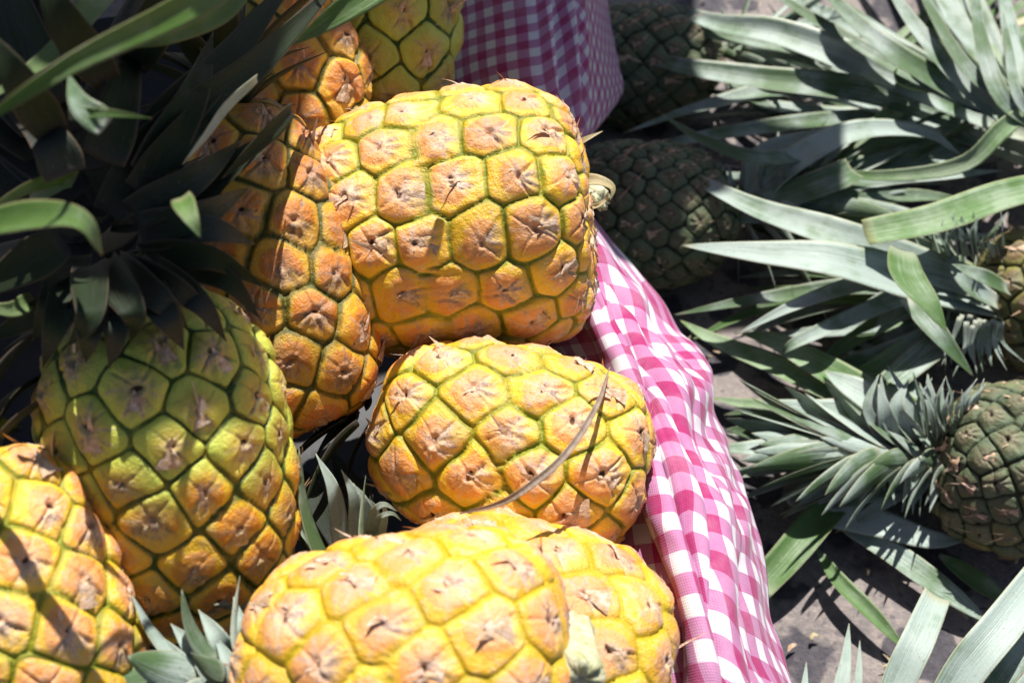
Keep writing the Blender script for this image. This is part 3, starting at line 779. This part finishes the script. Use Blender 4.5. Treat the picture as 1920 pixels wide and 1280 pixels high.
def ex6(L):
    for i, (x0, y0, x1, y1, w_) in enumerate([(640,990,592,850,40),(668,985,640,880,34),(690,985,662,905,26),(705,985,684,930,20),(712,985,712,940,18)]):
        L.px([(x0, y0 + 30, .25), ((x0 + x1) / 2 + 10, (y0 + y1) / 2, .275), (x1, y1, .285)], w_, prof='short', n=14, rnd=.95)
    L.px([(690,1000,.26),(700,960,.285),(720,945,.29),(745,958,.285)], 16, n=14)
    L.px([(700,1000,.26),(712,970,.285),(735,962,.285),(752,975,.28)], 12, n=14)
    L.px([(640,1020,.24),(600,940,.25),(565,880,.25)], 62, mi=1); L.px([(700,960,.22),(650,900,.225),(620,840,.22)], 50, mi=1)
    L.px([(620,1040,.23),(570,980,.24),(540,930,.235)], 60, mi=1)
small_crown(p6, 8, n=20, lmax=.08, w=.018, mats=[M_LEAF, M_LEAF_SHADED], extra=ex6, el0=10)
small_crown(p4, 12, keep=lambda rd, f: rd[2] < .1, n=26, lmax=.07, w=.017, mats=M_LEAF_SHADED)
small_crown(p1, 14, n=26, lmax=.09, w=.018, mats=M_LEAF_SHADED)
small_crown(p2, 15, n=26, lmax=.09, w=.02, mats=M_LEAF_SHADED, el0=20)
small_crown(p8, 16, n=22, lmax=.045, w=.02, mats=M_LEAF_SHADED, el0=20, keep=lambda rd, f: rd[2] < 0)
small_crown(p3a, 17, n=22, lmax=.10, w=.02, mats=M_LEAF_SHADED, el0=30)
small_crown(p3b, 18, n=22, lmax=.10, w=.02, mats=M_LEAFG, el0=30)

# dry stalk over the middle pineapple
L = Leaves()
L.px([(1143,688,.315),(1118,760,.335),(1060,850,.345),(985,915,.345),(930,945,.34),(862,962,.335)], 15, n=40, prof='spindle', ch=.5, th=.003, roll=.2)
o = L.build('dry_stalk', rough_material('dry_stalk_brown', C(.20, .14, .10), C(.32, .24, .18), 200, .7, .4))
tag(o, 'thin curved brown dry stalk lying across the middle pineapple', 'stalk')

# ------------------------------------------------------------------ pineapples on the ground, right
GG = 'unripe pineapples lying on the ground'
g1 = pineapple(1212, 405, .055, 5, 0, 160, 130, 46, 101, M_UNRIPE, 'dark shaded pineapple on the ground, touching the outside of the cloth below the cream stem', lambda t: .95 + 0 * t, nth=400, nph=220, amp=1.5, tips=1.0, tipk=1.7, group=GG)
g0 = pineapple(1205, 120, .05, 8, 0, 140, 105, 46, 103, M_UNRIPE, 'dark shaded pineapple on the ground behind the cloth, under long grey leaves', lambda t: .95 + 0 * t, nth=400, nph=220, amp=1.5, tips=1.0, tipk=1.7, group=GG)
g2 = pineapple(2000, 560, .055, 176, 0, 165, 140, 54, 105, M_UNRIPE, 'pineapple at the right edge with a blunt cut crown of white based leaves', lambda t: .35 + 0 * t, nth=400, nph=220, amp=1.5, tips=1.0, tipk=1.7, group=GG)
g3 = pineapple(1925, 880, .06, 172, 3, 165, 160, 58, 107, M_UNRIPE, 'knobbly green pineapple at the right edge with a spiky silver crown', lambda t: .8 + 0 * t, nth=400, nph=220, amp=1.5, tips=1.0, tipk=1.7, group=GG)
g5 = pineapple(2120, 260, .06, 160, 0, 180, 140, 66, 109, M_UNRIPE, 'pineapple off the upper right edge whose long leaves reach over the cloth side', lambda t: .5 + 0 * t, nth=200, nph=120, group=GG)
g4 = pineapple(1960, 1520, .06, 110, 0, 180, 150, 66, 111, M_UNRIPE, 'pineapple below the lower right corner with only its leaves in view', lambda t: .5 + 0 * t, nth=200, nph=120, group=GG)

def gcrown(p, seed, n, lmin, lmax, w, extra=None, mats=None, axt=None, **kw):
    root, c, ax, a, R = p
    L = Leaves()
    crown(L, c + ax * a * .93, ax if axt is None else nrm(ax + np.array(axt)), n=n, lmin=lmin, lmax=lmax, w=w, seed=seed, zmin=.003, zmax=.065, rad=.014, **kw)
    if extra: extra(L)
    return L.build('crown', mats or [M_LEAF, M_LEAFG, M_LEAFY], root)
UP = np.array([0, -.15, 1.0])
def q(L, pts, w, **kw): L.px(pts, w, N=UP + np.array([0, kw.pop('ty', 0.0), 0]) + np.array([kw.pop('tx', 0.0), 0, 0]), **kw)
def bristles(L, n, a, b, da, db, z0, z1, w, seed):
    rs = np.random.RandomState(seed)
    for i in range(n):
        f = min(1, max(0, (i + rs.normal() * .3) / (n - 1)))
        x, y = a[0] + (b[0] - a[0]) * f, a[1] + (b[1] - a[1]) * f + rs.normal() * 6
        k = rs.uniform(.65, 1.2)
        dx, dy = (da[0] + (db[0] - da[0]) * f) * k + rs.normal() * 9, (da[1] + (db[1] - da[1]) * f) * k
        cv = rs.uniform(-.1, .35) * abs(dy)
        q(L, [(x, y, z0), (x + dx * .3 - cv * .5, y + dy * .5, z0 + (z1 - z0) * .7), (x + dx * .9 - cv * .2 + cv, y + dy, z1)], w * rs.uniform(.6, 1.15), n=12, prof='short', rnd=rs.uniform(.5, 1), tx=rs.normal() * .4)
def fan(L, n, base, ang, ln, z, w, seed, zt=.012):
    rs = np.random.RandomState(seed)
    for i in range(n):
        a_ = math.radians(ang[0] + (ang[1] - ang[0]) * (i + rs.uniform(-.4, .4)) / max(1, n - 1)); l_ = rs.uniform(*ln)
        bx, by = base[0] + rs.normal() * 18, base[1] + rs.normal() * 18
        dx, dy = math.cos(a_) * l_, -math.sin(a_) * l_; sg = rs.normal() * .05
        q(L, [(bx, by, z), (bx + dx * .35 + dy * sg, by + dy * .35 - dx * sg, z + .012), (bx + dx * .7 + dy * sg, by + dy * .7 - dx * sg, z + .006), (bx + dx, by + dy, zt)], w * rs.uniform(.85, 1.4), ch=rs.uniform(.15, .3), rnd=rs.uniform(.25, .95), mi=int(rs.rand() < .25), tx=rs.normal() * .3, ty=rs.normal() * .3)
def e_g5(L):
    fan(L, 20, (1900, 230), (100, 205), (260, 640), .045, 46, 51)
    q(L, [(1960,270,.07),(1700,160,.10),(1470,70,.11),(1335,45,.10),(1222,-5,.09)], 72, ch=.35, ty=-.3)
    q(L, [(1980,300,.06),(1660,185,.085),(1420,150,.09),(1250,120,.085),(1143,68,.08)], 62, ch=.3, ty=-.2)
    q(L, [(1980,330,.05),(1680,215,.07),(1480,175,.075),(1330,200,.065),(1168,250,.05)], 62, ch=.3, ty=.2)
    q(L, [(1960,240,.09),(1780,170,.12),(1620,60,.14),(1500,-70,.14)], 62, ch=.3)
    q(L, [(1960,230,.10),(1860,210,.12),(1720,60,.14),(1640,-70,.14)], 54, ch=.3)
    q(L, [(1960,230,.10),(1830,150,.14),(1750,30,.15),(1700,-80,.15)], 34)
    q(L, [(1960,230,.09),(1800,190,.11),(1560,60,.12),(1380,-60,.12)], 46, ch=.3)
    q(L, [(1970,260,.10),(1880,190,.14),(1835,60,.15),(1830,-60,.15)], 44)
    q(L, [(1970,260,.10),(1910,190,.14),(1890,90,.15),(1880,20,.15)], 26)
    q(L, [(1990,260,.10),(1950,190,.14),(1930,120,.15),(1900,30,.15)], 26)
    q(L, [(1700,200,.07),(1650,230,.09),(1600,280,.08)], 40, mi=1)
    q(L, [(1700,130,.10),(1690,160,.12),(1780,180,.12)], 46, mi=1, roll=.5)
    q(L, [(1960,190,.12),(1880,240,.13),(1800,310,.11),(1640,330,.09),(1470,310,.08)], 40, mi=1, roll=.5)
gcrown(g5, 201, 40, .03, .10, .018, e_g5, hgt=.05, el0=15, el1=72, curl=.2)
def e_g1(L):
    fan(L, 20, (1400, 390), (-42, 48), (260, 480), .03, 44, 52)
    q(L, [(1350,400,.06),(1500,370,.07),(1650,340,.08),(1780,330,.08),(1880,320,.07)], 44, ch=.3)
    q(L, [(1350,410,.06),(1500,400,.07),(1700,370,.075),(1830,380,.07)], 50, ch=.3)
    q(L, [(1400,400,.06),(1430,300,.085),(1540,260,.09),(1640,225,.09)], 60, ch=.2, ty=-.3)
    q(L, [(1400,390,.06),(1480,310,.09),(1600,250,.10),(1730,250,.09),(1800,290,.08)], 60, ch=.25)
    q(L, [(1380,410,.05),(1520,420,.06),(1640,420,.06),(1760,430,.05)], 46)
    q(L, [(1420,390,.07),(1560,340,.09),(1600,320,.09)], 60, prof='cut')
    bristles(L, 14, (1330,395), (1560,340), (-20,-100), (50,-110), .06, .10, 22, 7)
gcrown(g1, 202, 46, .03, .13, .017, e_g1, hgt=.07, el0=10, el1=78, curl=.2)
def e_g2(L):
    fan(L, 18, (1860, 560), (140, 222), (260, 560), .035, 46, 53)
    q(L, [(1900,560,.06),(1720,500,.10),(1560,440,.12),(1400,385,.11),(1212,285,.10)], 84, ch=.22, ty=-.1, rnd=.75)
    q(L, [(1900,580,.06),(1700,530,.10),(1560,490,.125),(1420,475,.12),(1278,460,.11)], 98, ch=.15, rnd=.95)
    q(L, [(1900,590,.06),(1760,540,.09),(1640,530,.10),(1500,570,.10),(1378,628,.085)], 50, ch=.3, rnd=.8)
    q(L, [(1880,600,.05),(1720,560,.07),(1640,580,.08),(1500,640,.09),(1465,665,.08)], 48, ch=.3, rnd=.5)
    q(L, [(1860,590,.05),(1650,540,.06),(1440,560,.05),(1265,590,.04)], 44, ch=.3, rnd=.2)
    q(L, [(1840,600,.05),(1600,560,.05),(1430,580,.04),(1290,640,.03)], 40, ch=.3, rnd=.1, mi=1)
    q(L, [(2010,340,.11),(1880,370,.13),(1750,415,.135),(1622,440,.13)], 66, prof='cut', mi=1, ch=.2, rnd=.8)
    q(L, [(1690,470,.14),(1700,520,.15),(1740,570,.15),(1775,622,.14)], 82, prof='leaf', mi=1, ch=.12, rnd=.3, roll=.2)
    q(L, [(1700,560,.11),(1760,630,.11),(1825,705,.09)], 52, mi=0, rnd=.1)
    q(L, [(1870,570,.08),(1810,530,.10),(1765,450,.11)], 48, rnd=.5)
    q(L, [(1890,545,.11),(1840,520,.13),(1785,495,.13)], 44, rnd=.1)
    bristles(L, 16, (1775,490), (1880,470), (-30,-75), (-4,-70), .10, .14, 17, 1)
    bristles(L, 14, (1800,595), (1880,600), (-26,95), (10,80), .09, .07, 15, 2)
gcrown(g2, 203, 40, .022, .07, .020, e_g2, hgt=.06, el0=-20, el1=70, curl=.2)
def e_g3(L):
    fan(L, 20, (1790, 840), (150, 212), (240, 420), .03, 42, 54)
    q(L, [(1800,830,0.036),(1620,760,0.049),(1460,690,0.053),(1340,640,0.045),(1275,600,0.036)], 60, ch=.25, mi=1, rnd=.9)
    q(L, [(1800,830,0.036),(1640,750,0.053),(1540,690,0.063),(1450,640,0.063),(1390,625,0.058)], 74, ch=.2, mi=1, rnd=.7)
    q(L, [(1800,840,0.031),(1620,800,0.045),(1480,775,0.051),(1330,745,0.045)], 70, ch=.25, mi=1, rnd=.8)
    q(L, [(1800,840,0.040),(1650,790,0.058),(1520,775,0.063),(1420,752,0.063)], 86, ch=.2, rnd=.8)
    q(L, [(1790,830,0.045),(1700,790,0.063),(1600,730,0.071),(1545,695,0.067)], 84, ch=.2, rnd=.8)
    q(L, [(1800,850,0.031),(1640,840,0.045),(1500,870,0.045),(1385,895,0.040)], 50, ch=.3, rnd=.8)
    q(L, [(1800,850,0.027),(1640,830,0.031),(1500,820,0.031),(1400,840,0.022)], 50, ch=.3, rnd=.2)
    q(L, [(1800,860,0.031),(1650,870,0.045),(1560,910,0.045),(1490,950,0.036)], 46, ch=.3, rnd=.7)
    q(L, [(1800,830,0.036),(1700,760,0.040),(1620,680,0.040),(1560,640,0.036)], 30, ch=.3, rnd=.7)
    q(L, [(1800,830,0.036),(1720,740,0.040),(1640,660,0.040),(1590,640,0.036)], 30, ch=.3, rnd=.7)
    bristles(L, 8, (1650,830), (1780,822), (-75,-165), (-20,-120), .07, .10, 46, 3)
    bristles(L, 16, (1740,815), (1830,800), (-30,-90), (15,-75), .08, .12, 17, 4)
    bristles(L, 9, (1640,850), (1770,850), (-90,95), (-30,100), .07, .05, 34, 5)
    bristles(L, 14, (1740,860), (1830,860), (-30,95), (5,85), .07, .045, 16, 6)
gcrown(g3, 204, 60, .022, .095, .024, e_g3, hgt=.085, el0=25, el1=80, curl=.12)
def e_g4(L):
    q(L, [(1640,1440,.08),(1680,1290,.10),(1720,1200,.11),(1755,1118,.10)], 62, prof='cut', ch=.2, rnd=.9)
    q(L, [(1720,1420,.09),(1800,1270,.12),(1880,1170,.13),(1980,1040,.12)], 74, prof='cut', ch=.25, rnd=.9)
    q(L, [(1780,1430,.08),(1880,1270,.10),(1960,1170,.11),(2040,1080,.10)], 50, ch=.25, rnd=.5)
    q(L, [(1560,1440,.07),(1575,1300,.08),(1585,1240,.08),(1592,1168,.07)], 34, rnd=.8)
    q(L, [(1600,1440,.07),(1606,1300,.07),(1610,1260,.07),(1612,1200,.06)], 22, rnd=.8)
    q(L, [(1500,1440,.06),(1506,1320,.07),(1512,1240,.06)], 24, rnd=.8)
    q(L, [(1880,1420,.08),(1920,1300,.10),(1980,1230,.10)], 60, rnd=.8)
gcrown(g4, 205, 12, .02, .03, .018, e_g4, hgt=.03, el0=10, el1=70, curl=.2)
def e_g0(L):
    q(L, [(1660,215,.07),(1480,235,.08),(1300,262,.08),(1150,300,.07)], 40, ch=.25, rnd=.2); q(L, [(1640,120,.07),(1480,90,.09),(1300,60,.09),(1165,20,.08)], 44, ch=.25, rnd=.3)
    q(L, [(1600,260,.06),(1450,300,.10),(1330,270,.11),(1240,215,.10)], 40, ch=.25, rnd=.1)
    q(L, [(1330,110,.05),(1450,60,.06),(1560,-30,.06)], 40, rnd=.2); q(L, [(1330,120,.05),(1460,220,.05),(1600,260,.04)], 36, rnd=.1)
gcrown(g0, 206, 34, .03, .13, .017, e_g0, hgt=.05, el0=10, el1=75, curl=.2)

# green fronds lying at the top right corner
L = Leaves()
for i in range(9):
    q(L, [(1640 + i * 34, 110 - i * 2, .02), (1720 + i * 34, 40 - i * 2, .03), (1800 + i * 36, -40, .025)], 18, n=12, mi=0)
o = L.build('palm_frond', [M_LEAFG]); tag(o, 'flat green frond with thin blades on the ground at the top right corner', 'frond')
L = Leaves(); q(L, [(1990,5,.05),(1920,40,.05),(1840,62,.04),(1790,90,.03)], 16, n=16)
o = L.build('dry_leaf', [M_LEAFY]); tag(o, 'narrow straw yellow dry leaf at the top right corner', 'leaf')

# fallen leaves
def fallen(pts, w, label, mat, **kw):
    L = Leaves(); q(L, pts, w, zmin=.002, th=.0016, **kw)
    o = L.build('fallen_leaf', [mat]); tag(o, label, 'leaf', 'loose leaves fallen on the stone ground')
fallen([(1418,1108,0.0195),(1480,1040,0.0270),(1535,975,0.0295),(1562,950,0.0270)], 62, 'glossy green cut leaf section slanting beside the cloth', M_LEAFG, prof='cut', ch=.3, rnd=.4)
fallen([(1540,965,0.0270),(1640,980,0.0270),(1740,1010,0.0245),(1815,1010,0.0195)], 66, 'broad pale leaf lying just below the spiky silver crown', M_LEAF, prof='leaf', ch=.12, rnd=1.0)
fallen([(1570,985,0.0195),(1660,1030,0.0195),(1760,1100,0.0170),(1850,1165,0.0120)], 50, 'long pale green leaf pointing down right, under the broad pale one', M_LEAF, prof='spindle', ch=.2, rnd=.7)
fallen([(1532,1030,0.0170),(1570,1090,0.0170),(1630,1150,0.0170),(1695,1215,0.0120)], 34, 'narrow curled green leaf with a cream edge on bare stone', M_LEAFG, prof='spindle', ch=.5, rnd=.4)
fallen([(1760,1040,0.0120),(1830,1090,0.0095),(1890,1130,0.0070)], 40, 'short green leaf piece beside the dark shadow of the right pineapple', M_LEAFG, prof='spindle', ch=.3, rnd=.4)
fallen([(1480,945,0.0270),(1530,900,0.0320),(1560,880,0.0320)], 34, 'small torn leaf between the cloth and the silver crown', M_LEAF, ch=.3, rnd=.6)

# scraps of dry leaf and grit scattered on the stone
def debris():
    rs = np.random.RandomState(77); L = Leaves()
    for i in range(260):
        p = at(rs.uniform(1150, 2050), rs.uniform(-150, 1400), .003) + np.array([0, 0, .001])
        a_ = rs.uniform(0, 6.28); ln = rs.uniform(.002, .012) * (1 if rs.rand() < .85 else 2.2)
        d = np.array([math.cos(a_), math.sin(a_), 0]); k = np.array([-d[1], d[0], 0]) * ln * rs.normal() * .25
        L.add([p - d * ln / 2, p + k + [0, 0, rs.uniform(0, .003)], p + d * ln / 2], rs.uniform(.0008, .004), [rs.normal() * .4, rs.normal() * .4, 1], n=6, m=4, th=.0006, prof='spindle', zmin=.0005, mi=rs.randint(0, 3), rnd=rs.rand())
    o = L.build('plant_debris', [M_LEAFY, M_BTIP, rough_material('dark_grit', C(.06, .05, .045), C(.12, .10, .09), 300, .9, .4)]); tag(o, kind='stuff')
debris()
